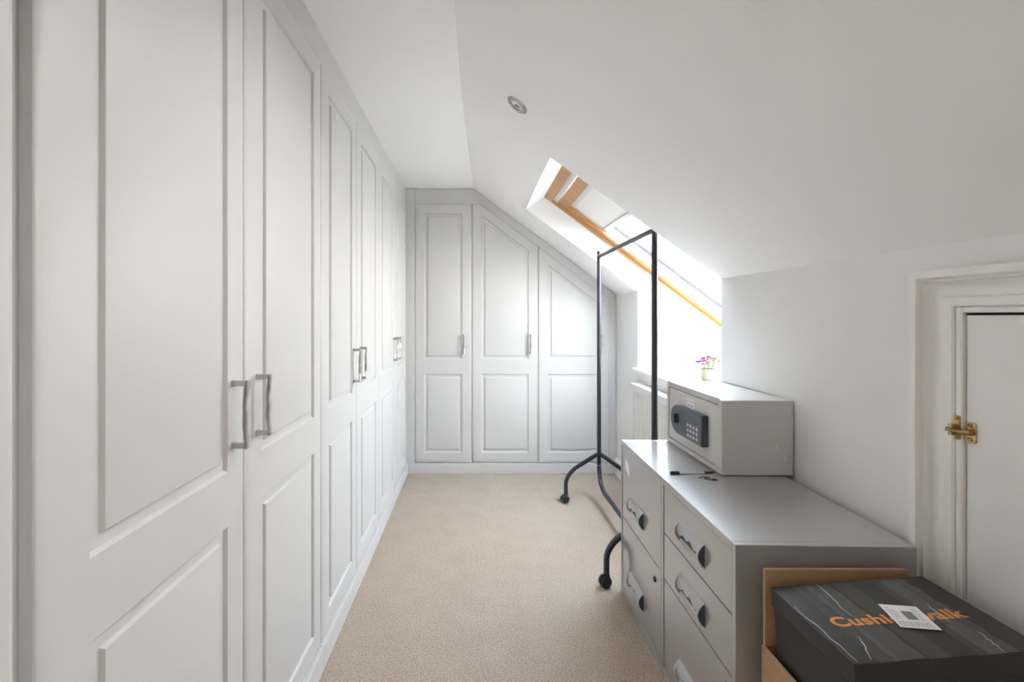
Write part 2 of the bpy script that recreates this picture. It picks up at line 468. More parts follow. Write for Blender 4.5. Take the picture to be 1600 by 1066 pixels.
# brass latch
lz = 0.926
def latch():
    t = obj('latch', PR(rounded(DY1-0.022, DY1-0.002, lz-0.024, lz+0.020, 0.005), 'x', XR-0.0025, XR-0.0065), BRASS, d1)
    bm = bmesh.new(); lathe(bm, [(0, 0.002), (0.004, 0.0016), (0.0046, 0)], 14, Matrix.Translation((XR-0.0064, DY1-0.012, lz+0.013)) @ Matrix.Rotation(-PI/2, 4, 'Y'))
    obj('screw', bm, BRASSD, t)
    bm = bmesh.new(); lathe(bm, [(0, 0.002), (0.004, 0.0016), (0.0046, 0)], 14, Matrix.Translation((XR-0.0064, DY1-0.012, lz-0.017)) @ Matrix.Rotation(-PI/2, 4, 'Y'))
    obj('screw', bm, BRASSD, t)
    bm = bmesh.new()
    tube(bm, [(XR-0.005, DY1-0.013, lz-0.002), (XR-0.015, DY1-0.011, lz-0.002), (XR-0.018, DY1-0.004, lz-0.003), (XR-0.018, DY1+0.014, lz-0.003)], [0.0065, 0.0072, 0.0055, 0.0045], 12)
    obj('latch_bar', bm, BRASS, t, True)
    k = obj('keeper', PR(rounded(DY1+0.0015, DY1+0.0118, lz-0.022, lz+0.030, 0.004), 'x', XR-0.0115, XR-0.0155), BRASS, d1)
    bm = bmesh.new()
    box(bm, XR-0.030, XR-0.0145, DY1+0.003, DY1+0.012, lz-0.012, lz-0.006)
    box(bm, XR-0.030, XR-0.0145, DY1+0.003, DY1+0.012, lz+0.003, lz+0.012)
    bevel(obj('keeper_hook', bm, BRASS, k), 0.002)
    for dz in (-0.017, 0.024):
        bm = bmesh.new(); lathe(bm, [(0, 0.0025), (0.0036, 0.002), (0.0042, 0)], 14, Matrix.Translation((XR-0.0152, DY1+0.0068, lz+dz)) @ Matrix.Rotation(-PI/2, 4, 'Y'))
        obj('screw', bm, BRASSD, k)
    bm = bmesh.new()
    tube(bm, [(XR-0.018, DY1+0.012, lz-0.003), (XR-0.020, DY1+0.015, lz-0.003), (XR-0.022, DY1+0.018, lz-0.002), (XR-0.023, DY1+0.021, lz-0.001)], [0.0035, 0.003, 0.004, 0.0048], 10)
    obj('lever', bm, BRASS, t, True)
latch()

# ------------------------------------------------------------------ roof window
# local frame: x along the slope downwards, y along world Y, z outwards through the roof
win = empty('window_1', (FX0, OY0, FZ0)); win['kind'] = 'structure'
win['label'] = 'pine framed roof window'
win.rotation_euler = (0, WTH, 0)
WW = OY1-OY0
def ring(bm, x0, x1, y0, y1, w0, w1, wy, z0, z1):
    box(bm, x0, x0+w0, y0, y1, z0, z1); box(bm, x1-w1, x1, y0, y1, z0, z1)
    box(bm, x0+w0, x1-w1, y0, y0+wy, z0, z1); box(bm, x0+w0, x1-w1, y1-wy, y1, z0, z1)
bm = bmesh.new(); ring(bm, 0, WLEN, 0, WW, 0.058, 0.045, 0.022, 0.0, 0.115)
bevel(obj('frame', bm, PINE, win), 0.003)
bm = bmesh.new(); ring(bm, 0.095, WLEN-0.05, 0.024, WW-0.024, 0.075, 0.075, 0.054, 0.016, 0.085)
sash = bevel(obj('sash', bm, PINE, win), 0.004)
obj('ventilation_bar', PR(rounded(0.056, 0.094, 0.012, 0.058, 0.008), 'y', 0.024, WW-0.024), ALU, win)
bm = bmesh.new(); lathe(bm, [(0, 0.004), (0.009, 0.004), (0.011, 0.0)], 16, Matrix.Translation((0.088, WW-0.0225, 0.036)) @ Matrix.Rotation(PI/2, 4, 'X'))
hp = obj('hinge_pin', bm, ALU, win)
bm = bmesh.new(); lathe(bm, [(0, 0.0055), (0.0045, 0.0055), (0.0045, 0.0)], 12, Matrix.Translation((0.088, WW-0.0225, 0.036)) @ Matrix.Rotation(PI/2, 4, 'X'))
obj('pin_hole', bm, GASK, hp)
bm = bmesh.new(); ring(bm, 0.165, WLEN-0.12, 0.072, WW-0.072, 0.016, 0.016, 0.014, 0.050, 0.083)
obj('glazing_bead', bm, WPVC, sash)
bm = bmesh.new(); ring(bm, 0.178, WLEN-0.133, 0.085, WW-0.085, 0.006, 0.006, 0.006, 0.076, 0.092)
obj('gasket', bm, GASK, sash)
obj('pane', B(0.17, WLEN-0.125, 0.076, WW-0.076, 0.084, 0.092), GLASS, sash)
bm = bmesh.new(); ring(bm, 0.165, WLEN-0.10, 0.080, WW-0.080, 0.05, 0.02, 0.022, 0.095, 0.125)
obj('outer_cladding', bm, WPVC, win)
# roller blind drawn a little way down
bl = empty('roller_blind', (FX0, OY0, FZ0), 0, 'cream roller blind pulled partly down the roof window', 'blind')
bl.rotation_euler = (0, WTH, 0)
obj('cloth', B(0.176, 0.425, 0.082, WW-0.082, 0.040, 0.0415), BLIND, bl)
bevel(obj('headrail', PR(rounded(0.168, 0.200, 0.030, 0.062, 0.006), 'y', 0.080, WW-0.080), ALU, bl), 0.001)
obj('bottom_bar', PR(rounded(0.420, 0.448, 0.033, 0.048, 0.005), 'y', 0.081, WW-0.081), ALU, bl)
for y in (0.0770, WW-0.0850):
    obj('side_rail', B(0.17, WLEN-0.125, y, y+0.008, 0.034, 0.050), ALU, bl)

# ------------------------------------------------------------------ wardrobes
def door_mesh(outline, panels, th=0.022, gw=0.026, gd=0.0072):
    """slab with softly rounded edge and a routed groove round each panel; local front faces -y"""
    bm = bmesh.new()
    def loop(poly, n): return [bm.verts.new((x, -n, z)) for x, z in poly]
    def skin(a, b):
        k = len(a)
        for i in range(k): bm.faces.new((a[i], a[(i+1) % k], b[(i+1) % k], b[i]))
    back = loop(outline, -th)
    prof = [(0, -0.0065), (0.002, -0.0044), (0.007, -0.0026), (0.014, -0.0013), (0.023, -0.0004), (0.032, 0)]
    prev = back
    for d, n in prof:
        l = loop(inset(outline, d) if d else outline, n); skin(prev, l); prev = l
    bm.faces.new(back)
    rims = [prev]
    for p in panels:
        rim = loop(p, 0); rims.append(rim)
        a = loop(inset(p, 0.0015), -0.0015); skin(rim, a)
        b = loop(inset(p, 0.0045), -gd); skin(a, b)
        c = loop(inset(p, gw+0.002), -gd); skin(b, c)
        bm.faces.new(c)
    edges = []
    for l in rims:
        for i in range(len(l)): edges.append(bm.edges.get((l[i], l[(i+1) % len(l)])))
    bmesh.ops.triangle_fill(bm, edges=edges, use_beauty=True)
    return bm
def panel_mesh(p, gw=0.026, gd=0.0072):
    bm = bmesh.new()
    q = inset(p, gw-0.004)
    ls = []
    for d, n in ((0.0, -gd-0.0005), (0.0025, -0.0025), (0.004, -0.0008), (0.006, -0.0003)):
        ls.append([bm.verts.new((x, -n, z)) for x, z in (inset(q, d) if d else q)])
    for a, b in zip(ls, ls[1:]):
        for i in range(len(a)): bm.faces.new((a[i], a[(i+1) % len(a)], b[(i+1) % len(a)], b[i]))
    bm.faces.new(ls[-1]); bm.faces.new(ls[0][::-1])
    return bm
HANDLE = None
def handle(parent, x, z0=0.899, z1=1.029):
    """nickel bow handle with a pinched twisted grip"""
    global HANDLE
    if HANDLE is None:
        bm = bmesh.new()
        for z in (z0, z1):
            vs = []
            for y, hw, hh in ((0.002, 0.0075, 0.007), (-0.006, 0.0055, 0.0055), (-0.030, 0.0055, 0.0055)):
                vs.append([bm.verts.new((sx*hw, y, z+sz*hh)) for sx, sz in ((-1, -1), (1, -1), (1, 1), (-1, 1))])
            for a, b in zip(vs, vs[1:]):
                for i in range(4): bm.faces.new((a[i], a[(i+1) % 4], b[(i+1) % 4], b[i]))
            bm.faces.new(vs[0]); bm.faces.new(vs[-1])
        rings = []
        N = 28
        for i in range(N+1):
            t = i/N
            z = z0-0.006+(z1-z0+0.012)*t
            s = math.sin(PI*t)
            y = -0.0295+0.0055*s**1.5-0.0025*math.exp(-((t-0.5)/0.14)**2)
            hw = 0.0090-0.0045*s*s+0.004*math.exp(-((t-0.5)/0.18)**2)
            hd = 0.0030+0.0010*s*s
            rings.append([bm.verts.new((cx*hw, y+cy*hd, z)) for cx, cy in ((-1, 0), (-0.6, -1), (0.6, -1), (1, 0), (0.6, 1), (-0.6, 1))])
        for a, b in zip(rings, rings[1:]):
            for k in range(6): bm.faces.new((a[k], a[(k+1) % 6], b[(k+1) % 6], b[k]))
        bm.faces.new(rings[0]); bm.faces.new(rings[-1])
        o = obj('handle', bm, NICKEL, parent); smooth_by_angle(o, 50)
        o['label'] = 'brushed nickel bow handle'
        HANDLE = o.data
    else:
        o = bpy.data.objects.new('handle', HANDLE); COL.objects.link(o); o.parent = parent
        o['label'] = 'brushed nickel bow handle'
    o.location = (x, 0, 0)
    return o
Z0D, Z1D = 0.082, 2.008
RA, RB = 0.738, 0.850       # mid rail
ST = 0.072
def make_door(parent, x0, x1, hinge, y=0.0, top=None, hx=0.052):
    """top: optional list of (x,z) replacing the straight top edge, right to left"""
    g = 0.0016
    if top is None: top = [(x1-g, Z1D), (x0+g, Z1D)]
    outline = [(x0+g, Z0D), (x1-g, Z0D)]+top
    low = [(x0+ST, Z0D+0.075), (x1-ST, Z0D+0.075), (x1-ST, RA), (x0+ST, RA)]
    full = inset(outline, ST-0.0005)
    up = [(x0+ST, RB), (x1-ST, RB)]+full[2:]
    if len(top) == 3 or top[0][1] != top[1][1]:
        sl_ = (top[0][1]-top[1][1])/(top[0][0]-top[1][0])
        fz = lambda x: top[0][1]+sl_*(x-top[0][0])-(ST-0.004)*math.sqrt(1+sl_*sl_)
        up = [(x0+ST, RB), (x1-ST, RB), (x1-ST, fz(x1-ST)), (x0+ST, fz(x0+ST))]
    d = obj('door', door_mesh(outline, [low, up]), WARD, parent)
    smooth_by_angle(d, 30)
    smooth_by_angle(obj('panel', panel_mesh(up), WARD, d), 30)
    smooth_by_angle(obj('panel', panel_mesh(low), WARD, d), 30)
    d.location = (0, y, 0)
    if hinge == 'l': handle(d, x1-hx)
    else: handle(d, x0+hx)
    return d
SE = [0.518, 0.9905, 1.482, 1.918, 2.358, 2.825, 3.287]
labs = ['',
        'pale grey double wardrobe in the middle of the long run, between two other double wardrobes',
        'pale grey double wardrobe of the long run, in the corner by the back wardrobe']
labs[0] = 'pale grey double wardrobe of the long run, farthest from the sloping back wardrobe'
for k in range(3):
    y0, y1 = SE[2*k], SE[2*k+2]
    a = y0 if k else y0-0.045
    b = y1 if k < 2 else YB-0.024
    w = empty('fitted_wardrobe', (XL, a, 0), PI/2, labs[k], 'wardrobe', 'wardrobes of the long run')
    off = y0-a
    bm = bmesh.new(); box(bm, 0, b-a, 0.0225, 0.60, 0, CEIL)
    obj('carcass', bm, WARD, w)
    make_door(w, off, SE[2*k+1]-a, 'l')
    make_door(w, SE[2*k+1]-a, y1-a, 'r')
    bevel(obj('plinth', B(0 if k else 0, b-a, -0.008, 0.03, 0, 0.078), WARD, w), 0.003, 3)
    obj('cornice', B(0, b-a, 0.012, 0.03, Z1D+0.002, CEIL), WARD, w)
# jamb beside the run, next to the photographer
bm = PR([(-0.53, 0.30), (-0.478, 0.30), (-0.478, 0.459), (-0.481, 0.465), (-0.487, 0.4675), (-0.53, 0.4675)], 'z', 0, CEIL)
struct('trim_2', bm, WARD, label='pale grey upright at the end of the wardrobe run')

# back wardrobe under the slope
X0B = -0.499
wb = empty('fitted_wardrobe', (0, YB, 0), 0, 'three-door wardrobe across the back wall with tops cut to the sloping ceiling', 'wardrobe')
def bs(x): return slope_z(x, 3.36)
body = [(X0B, 0), (XR-0.002, 0), (XR-0.002, bs(XR)-0.003), (brk(3.36), CEIL-0.002), (X0B, CEIL-0.002)]
obj('carcass', PR(body, 'y', 0.0, 0.58), WARD, wb)
DF = -0.020
def dt(x): return bs(x)-0.077/1.0
xa = brk(3.36)+(CEIL-(Z1D-0.005)-0.077)/((CEIL-KNEE)/(XR-brk(3.36)))
ZT = Z1D-0.006
e0, e1, e2, e3 = -0.452, -0.0265, 0.4655, 0.992
save = Z1D
Z1D = ZT
make_door(wb, e0, e1, 'l', DF, hx=0.060)
make_door(wb, e1, e2, 'l', DF, top=[(e2-0.0016, dt(e2)), (xa, ZT), (e1+0.0016, ZT)], hx=0.058)
make_door(wb, e2, e3, 'l', DF, top=[(e3-0.0016, dt(e3)), (e2+0.0016, dt(e2))], hx=0.058)
Z1D = save
bevel(obj('plinth', B(e0-0.003, XR-0.02, -0.024, 0.01, 0, 0.077), WARD, wb), 0.003, 3)
bevel(obj('end_stile', B(-0.529, e0-0.0005, -0.0235, -0.0005, 0, CEIL-0.002), WARD, wb), 0.002)
bm = bmesh.new()
prism(bm, [(e0, ZT+0.003), (xa+0.002, ZT+0.003), (e3, dt(e3)+0.003), (e3, 0.078), (XR-0.003, 0.078), (XR-0.003, bs(XR)-0.004), (brk(3.36), CEIL-0.003), (e0, CEIL-0.003)], 'y', -0.004, 0.004)
obj('cornice', bm, WARD, wb)

# ------------------------------------------------------------------ ceiling downlight, with unseen ones added for fill light
def downlight(x, y, label, lit):
    z = slope_z(x, y)
    th = math.atan2(CEIL-KNEE, XR-brk(y))
    r = empty('downlight', (x, y, z), 0, label, 'downlight', 'recessed downlights')
    r.rotation_euler = (PI, 0, 0)
    r.rotation_mode = 'QUATERNION'
    nrm = Vector((-math.sin(th), 0, -math.cos(th)))
    r.rotation_quaternion = nrm.to_track_quat('Z', 'Y')
    bm = bmesh.new(); lathe(bm, [(0.029, -0.004), (0.029, 0.0035), (0.032, 0.005), (0.040, 0.004), (0.0445, 0.001), (0.0445, -0.002)], 40)
    smooth_by_angle(obj('bezel', bm, CHROME, r))
    bm = bmesh.new(); lathe(bm, [(0.0285, 0.0042), (0.0265, 0.0035), (0.024, -0.010), (0.020, -0.024), (0.0, -0.026)], 40)
    smooth_by_angle(obj('reflector', bm, CHROME, r))
    bm = bmesh.new(); lathe(bm, [(0.0, 0.001), (0.008, 0.0), (0.014, -0.004), (0.018, -0.012), (0.018, -0.02)], 32)
    smooth_by_angle(obj('bulb', bm, LENS, r), 60)
    bm = bmesh.new(); tube(bm, [(-0.006, -0.010, 0.0008), (-0.007, 0.010, 0.0008)], 0.0026, 8)
    obj('spring_clip', bm, GASK, r)
    ld = bpy.data.lights.new('downlight_lamp', 'SPOT'); ld.energy = DOWN_POWER*lit; ld.spot_size = math.radians(125); ld.spot_blend = 1.0
    ld.shadow_soft_size = 0.025; ld.color = (1.0, 0.975, 0.945)
    lo = bpy.data.objects.new('lamp', ld); COL.objects.link(lo); lo.parent = r; lo.location = (0, 0, 0.03); lo.rotation_euler = (PI, 0, 0)
    return r
downlight(0.157, 1.686, 'round chrome recessed downlight in the sloping ceiling, nearest the roof window', 0.05)
downlight(0.157, 1.05, 'added out-of-view fill light, made as a round chrome recessed downlight in the sloping ceiling facing the long wardrobe run', 0.36)  # added lamp just out of view, fills the near doors
downlight(0.43, 0.72, 'added out-of-view fill light, made as a round chrome recessed downlight in the sloping ceiling above the eaves cupboard', 0.5)  # added lamp above the view, more fill on the doors
downlight(0.43, -0.35, 'added out-of-view fill light, made as a round chrome recessed downlight in the sloping ceiling, middle one of the entrance end', 1.0)  # added behind the camera to brighten the near end
downlight(0.43, -1.25, 'added out-of-view fill light, made as a round chrome recessed downlight in the sloping ceiling by the entrance wall', 0.6)  # added behind the camera as rear fill

# ------------------------------------------------------------------ radiator
rd = empty('radiator', (0.985, OY0+0.03, 0.2), 0, 'white panel radiator under the window board', 'radiator')
RL = 2.826-(OY0+0.03); RH = 0.548
bm = bmesh.new()
sec = []
n = int(RL/0.0333)
pts = [(0.0, 0.0), (0.0, 0.012)]
pitch = (RL-0.024)/n
for i in range(n):
    y = 0.012+i*pitch
    pts += [(0.0, y+pitch*0.16), (0.008, y+pitch*0.34), (0.008, y+pitch*0.66), (0.0, y+pitch*0.84)]
pts += [(0.0, RL), (0.014, RL), (0.014, 0.0)]
zz = [0.03, 0.05, RH-0.05, RH-0.03]
bm2 = bmesh.new()
prism(bm2, pts, 'z', 0.035, RH-0.045)
smooth_by_angle(obj('front_panel', bm2, RADW, rd), 20)
for z0_, z1_ in ((0.0, 0.036), (RH-0.046, RH-0.008)):
    bevel(obj('panel_rim', B(-0.0005, 0.014, 0, RL, z0_, z1_), RADW, rd), 0.004, 3)
bm2 = bmesh.new(); box(bm2, -0.003, 0.058, -0.002, RL+0.002, RH-0.010, RH)
bevel(obj('top_grille', bm2, RADW, rd), 0.003, 3)
for y0_ in (-0.002, RL-0.003):
    obj('side_cover', B(0.0, 0.058, y0_, y0_+0.005, 0.02, RH-0.008), RADW, rd)
for y0_ in (0.1, RL-0.14):
    obj('bracket', B(0.045, 0.066, y0_, y0_+0.04, 0.1, 0.5), RADW, rd)

# ------------------------------------------------------------------ garment rail
gx, gy0, gy1 = 0.776, 1.942, 2.814
gr = empty('garment_rail', (gx, gy0, 0), 0, 'black tubular steel clothes rail on castors below the roof window', 'clothes rail')
L = gy1-gy0; R = 0.0128
for y in (0, L):
    bm = bmesh.new(); tube(bm, [(0, y, 0.235), (0, y, 1.572)], R, 16)
    p = smooth_by_angle(obj('post', bm, BLACK, gr), 40)
    bm = bmesh.new(); tube(bm, [(0, y, 1.5715), (0, y, 1.5760)], R*1.04, 16); obj('end_cap', bm, CASTOR, p)
    bm = bmesh.new(); tube(bm, [(0, y, 0.233), (0, y, 0.2365)], R*1.03, 16); obj('joint_ring', bm, ALU, p)
    for s in (-1, 1):
        ex = -0.208 if s < 0 else 0.185
        bm = bmesh.new()
        path = [Vector((0, y, 0.308)), Vector((ex*0.72, y, 0.215))]
        path += arc((ex*0.72, y, 0.215), (ex, y, 0.165), (ex, y, 0.115), 6)[1:]
        path += [Vector((ex, y, 0.05))]
        tube(bm, path, R, 16)
        smooth_by_angle(obj('leg', bm, BLACK, gr), 40)
        c = bmesh.new()
        wy = y-0.006
        Mx = Matrix.Translation((ex-0.008, wy, 0.0245)) @ Matrix.Rotation(math.radians(20), 4, 'Z') @ Matrix.Rotation(PI/2, 4, 'X')
        lathe(c, [(0, -0.022), (0.010, -0.022), (0.020, -0.020), (0.0245, -0.015), (0.0245, -0.004), (0.021, -0.003), (0.021, 0.003), (0.0245, 0.004), (0.0245, 0.015), (0.020, 0.020), (0.010, 0.022), (0, 0.022)], 24, Mx)
        cc = smooth_by_angle(obj('castor', c, CASTOR, gr), 40)
        c = bmesh.new(); lathe(c, [(0, 0.052), (0.013, 0.052), (0.015, 0.046), (0.015, 0.030), (0.010, 0.022)], 16, Matrix.Translation((ex, y, 0)))
        obj('fork', c, CASTOR, cc)
bm = bmesh.new()
path = arc((0, 0, 0.235), (0, 0, 0.105), (0, 0.14, 0.105), 8)+arc((0, L-0.14, 0.105), (0, L, 0.105), (0, L, 0.235), 8)
tube(bm, path, R, 16); smooth_by_angle(obj('base_bar', bm, BLACK, gr), 40)
bm = bmesh.new(); tube(bm, [(0, 0, 1.545), (0, L, 1.545)], R, 16); smooth_by_angle(obj('hanging_bar', bm, BLACK, gr), 40)

# ------------------------------------------------------------------ filing cabinets
CW, CD, CH = 0.4385, 0.409, 0.643
CROT = math.radians(-91.4)
HM = {}
def cab_handle(parent, cx, cz):
    """recessed grey grip: lens-shaped cheeks, wavy lip over a dark pocket"""
    w, h = 0.152, 0.066
    def place(o):
        o.location = (cx, -0.0052, cz); return o
    def get(name, build, m, par, sm=None):
        if name not in HM:
            o = obj(name, build(), m, par)
            if sm: smooth_by_angle(o, sm)
            HM[name] = o.data
        else:
            o = bpy.data.objects.new(name, HM[name]); COL.objects.link(o); o.parent = par
        return o
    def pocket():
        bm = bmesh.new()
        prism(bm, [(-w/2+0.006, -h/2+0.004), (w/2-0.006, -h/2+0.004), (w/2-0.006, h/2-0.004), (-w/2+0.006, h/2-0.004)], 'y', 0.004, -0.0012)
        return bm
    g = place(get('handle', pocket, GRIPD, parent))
    g['label'] = 'grey plastic cup handle with wavy finger grip'
    def plate():
        # wavy lip: upper part of the cup, its lower edge undulates
        bm = bmesh.new(); N = 40; rings = []
        for i in range(N+1):
            t = i/N; x = -w/2+0.009+(w-0.018)*t
            zb = 0.003+0.0042*math.cos(2*PI*t*3.0+0.6)+0.004*math.cos(2*PI*t*1.0+2.6)
            sec = [(0.0012, h/2), (-0.0085, h/2-0.008), (-0.0125, h/2-0.020), (-0.0135, zb), (-0.0115, zb), (-0.0100, h/2-0.022), (0.0012, h/2-0.008)]
            rings.append([bm.verts.new((x, y, z)) for y, z in sec])
        for a, b in zip(rings, rings[1:]):
            for q in range(len(a)): bm.faces.new((a[q], a[(q+1) % len(a)], b[(q+1) % len(a)], b[q]))
        bm.faces.new(rings[0]); bm.faces.new(rings[-1][::-1])
        return bm
    get('lip', plate, GRIP, g)
    def lower():
        bm = bmesh.new()
        prism(bm, [(0.0, -h/2), (-0.006, -h/2+0.002), (-0.007, -h/2+0.005), (0.0, -h/2+0.016)], 'x', -w/2+0.008, w/2-0.008)
        return bm
    get('lower_lip', lower, GRIP, g)
    def cheek_l(s):
        def f():
            bm = bmesh.new(); N = 12
            fr = []; bk = []
            for i in range(N+1):
                t = i/N; z = -h/2+h*t
                y = -0.019*math.sin(PI*t)**0.8
                fr.append((y, z))
            for x in (s*(w/2-0.010), s*(w/2-0.004)):
                pass
            prism(bm, [(0.001, -h/2)]+fr+[(0.001, h/2)], 'x', s*(w/2-0.010), s*(w/2-0.001))
            return bm
        return f
    get('cheek', cheek_l(-1), GRIP, g, 40); HM.pop('cheek')
    o = get('cheek', cheek_l(1), GRIP, g, 40); HM.pop('cheek')
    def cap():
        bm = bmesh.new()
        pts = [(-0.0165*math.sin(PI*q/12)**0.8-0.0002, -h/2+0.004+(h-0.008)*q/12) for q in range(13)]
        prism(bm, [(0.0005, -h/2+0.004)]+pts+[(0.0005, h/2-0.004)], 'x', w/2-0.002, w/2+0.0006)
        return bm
    get('end_cap', cap, KEYP, g)  # dark slab on one cheek end only, its shade put into the colour
    return g
def lock(parent, x, z):
    bm = bmesh.new(); lathe(bm, [(0, 0.006), (0.006, 0.006), (0.0085, 0.0045), (0.0095, 0.0)], 20, Matrix.Translation((x, -0.004, z)) @ Matrix.Rotation(PI/2, 4, 'X'))
    o = smooth_by_angle(obj('lock', bm, STEELD, parent), 40); o['label'] = 'small black round lock'
    return o
def cabinet(loc, label, drawers, handles, lockpos):
    c = empty('filing_cabinet', loc, CROT, label, 'cabinet', 'grey steel filing cabinets')
    bm = bmesh.new()
    e = 0.016
    box(bm, 0, e, 0, CD, 0.0, CH); box(bm, CW-e, CW, 0, CD, 0.0, CH)
    box(bm, e, CW-e, 0, CD, CH-0.022, CH); box(bm, e, CW-e, 0.0, CD, 0.0, 0.030)
    box(bm, e, CW-e, CD-0.01, CD, 0.03, CH-0.022)
    bevel(obj('body', bm, STEEL, c), 0.0018, 2)
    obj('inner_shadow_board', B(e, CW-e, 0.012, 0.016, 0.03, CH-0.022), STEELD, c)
    ds = []
    for (z0, z1) in drawers:
        d = obj('drawer', B(e+0.0035, CW-e-0.0035, 0.0025, 0.0125, z0+0.0021, z1-0.0021), STEEL, c)
        bevel(d, 0.0012, 2); ds.append(d)
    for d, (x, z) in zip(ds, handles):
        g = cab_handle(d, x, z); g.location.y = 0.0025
    lx, lz_, di = lockpos
    lk = lock(ds[di], lx, lz_); lk.location.y = 0.0065
    return c, ds
farc = (0.620, 1.9115)
# second cabinet starts where the first one ends
dirv = Vector((math.cos(CROT), math.sin(CROT)))
nearc = (farc[0]+dirv.x*(CW+0.003), farc[1]+dirv.y*(CW+0.003))
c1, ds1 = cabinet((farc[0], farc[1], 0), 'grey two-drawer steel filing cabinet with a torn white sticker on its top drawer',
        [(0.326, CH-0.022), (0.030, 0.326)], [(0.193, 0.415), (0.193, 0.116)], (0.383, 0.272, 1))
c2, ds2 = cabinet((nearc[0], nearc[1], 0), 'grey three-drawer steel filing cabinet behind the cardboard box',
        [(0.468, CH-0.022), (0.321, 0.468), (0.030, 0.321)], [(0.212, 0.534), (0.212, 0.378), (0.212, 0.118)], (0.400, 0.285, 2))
bm = PR([(0.058, 0.545), (0.106, 0.515), (0.102, 0.552), (0.086, 0.576), (0.063, 0.580)], 'y', 0.0024, 0.0018)
s_ = obj('torn_sticker', bm, PAPER, ds1[0]); s_['label'] = 'torn scrap of white sticker'

# ------------------------------------------------------------------ safe
SW, SD, SH = 0.428, 0.236, 0.247
sf = empty('safe', (0.8095, 1.898, CH+0.0025), math.radians(-90.3), 'light grey steel safe with a dark electronic keypad', 'safe')
bm = bmesh.new()
fr = 0.018
box(bm, 0, fr, 0, SD, 0, SH); box(bm, SW-fr, SW, 0, SD, 0, SH); box(bm, fr, SW-fr, 0, SD, 0, fr); box(bm, fr, SW-fr, 0, SD, SH-fr, SH); box(bm, fr, SW-fr, 0.02, SD, fr, SH-fr)
bmesh.ops.remove_doubles(bm, verts=bm.verts[:], dist=1e-5)
obj('body', bm, SAFE, sf)
bevel(sf.children[0], 0.004, 3)
sd = bevel(obj('safe_door', B(fr+0.0025, SW-fr-0.0025, 0.003, 0.022, fr+0.0025, SH-fr-0.0025), SAFE, sf), 0.001, 2)
obj('door_gap', B(fr, SW-fr, 0.0195, 0.0205, fr, SH-fr), STEELD, sf)
for fx in (0.04, SW-0.04):
    for fy in (0.035, SD-0.035):
        obj('foot', B(fx-0.012, fx+0.012, fy-0.012, fy+0.012, -0.0027, 0.001), GASK, sf)
# keypad: half-round on the left end
kx0, kx1, kz0, kz1 = 0.084, 0.338, 0.066, 0.176
hh = (kz1-kz0)/2; kc = (kz0+kz1)/2
outl = [(kx1, kz0), (kx1, kz1), (kx0+hh*1.1, kz1)]+[(kx0+hh*1.1-hh*1.1*math.sin(a), kc+hh*math.cos(a)) for a in [PI*i/14 for i in range(1, 14)]]+[(kx0+hh*1.1, kz0)]
kp = bevel(obj('keypad', PR(outl, 'y', 0.0035, -0.020), KEYP, sd), 0.003, 3)
kp['label'] = 'dark slate keypad housing, rounded at one end'
obj('keypad_face', PR(rounded(0.216, kx1-0.006, kz0+0.006, kz1-0.006, 0.016, 5, (0, 0, 1, 0)), 'y', -0.0195, -0.0212), KEYB, kp)
bm = bmesh.new(); lathe(bm, [(0, -0.012), (0.019, -0.012), (0.020, 0.0012), (0.022, 0.0016), (0.022, 0)], 24, Matrix.Translation((0.142, -0.0195, kc+0.004)) @ Matrix.Diagonal((0.72, 1, 1, 1)) @ Matrix.Rotation(PI/2, 4, 'X'))
obj('knob_recess', bm, GRIPD, kp)
bevel(obj('knob', B(0.139, 0.145, -0.0325, -0.0195, kc-0.014, kc+0.022), KEYP, kp), 0.002)
for r_ in range(3):
    for q in range(4):
        bm = bmesh.new(); lathe(bm, [(0, 0.0022), (0.0056, 0.0018), (0.0067, 0.0)], 14, Matrix.Translation((0.238+q*0.0225, -0.0211, kz0+0.018+r_*0.0185)) @ Matrix.Rotation(PI/2, 4, 'X'))
        obj('key', bm, KEYW, kp)
for q in range(3):
    bm = bmesh.new(); lathe(bm, [(0, 0.001), (0.0025, 0.0008), (0.0028, 0.0)], 10, Matrix.Translation((0.250+q*0.02, -0.0211, kz1-0.024)) @ Matrix.Rotation(PI/2, 4, 'X'))
    obj('indicator', bm, GRIPD, kp)
bm = bmesh.new(); lathe(bm, [(0, 0.0006), (0.003, 0.0004), (0.0034, 0)], 10, Matrix.Translation((0.195, -0.0198, kz0+0.026)) @ Matrix.Rotation(PI/2, 4, 'X'))
obj('key_cover', bm, GRIPD, kp)
stk = obj('sticker', B(0.178, 0.240, 0.0031, 0.0024, 0.170, 0.212), PAPER, sd); stk['label'] = 'small white instruction sticker'
bm = bmesh.new()
x = 0.184
while x < 0.232:
    wd = random.choice((0.002, 0.003, 0.0045)); box(bm, x, x+wd, 0.0026, 0.0021, 0.2015, 0.2032); x += wd+0.0014
for i in range(9):
    xx = 0.186+i*0.0051
    if i == 4: continue
    box(bm, xx, xx+0.0036, 0.0026, 0.0021, 0.1815+(i % 3)*0.001, 0.1875+((i*2) % 3)*0.001)
obj('print', bm, INKL, stk)
# scuffs with their own shape on the side that faces the box
for (yy, z, w_, h_) in ((SD-0.058, 0.083, 0.003, 0.022), (SD-0.028, 0.050, 0.004, 0.012), (SD-0.020, 0.112, 0.003, 0.012), (SD-0.012, 0.200, 0.002, 0.030), (SD-0.030, 0.062, 0.002, 0.009)):
    bm = PR([(yy, z), (yy+w_, z+h_*0.2), (yy+w_*0.6, z+h_), (yy-w_*0.2, z+h_*0.6)], 'x', SW-0.0004, SW+0.0004)
    obj('paint_chip', bm, PAPER, sf)

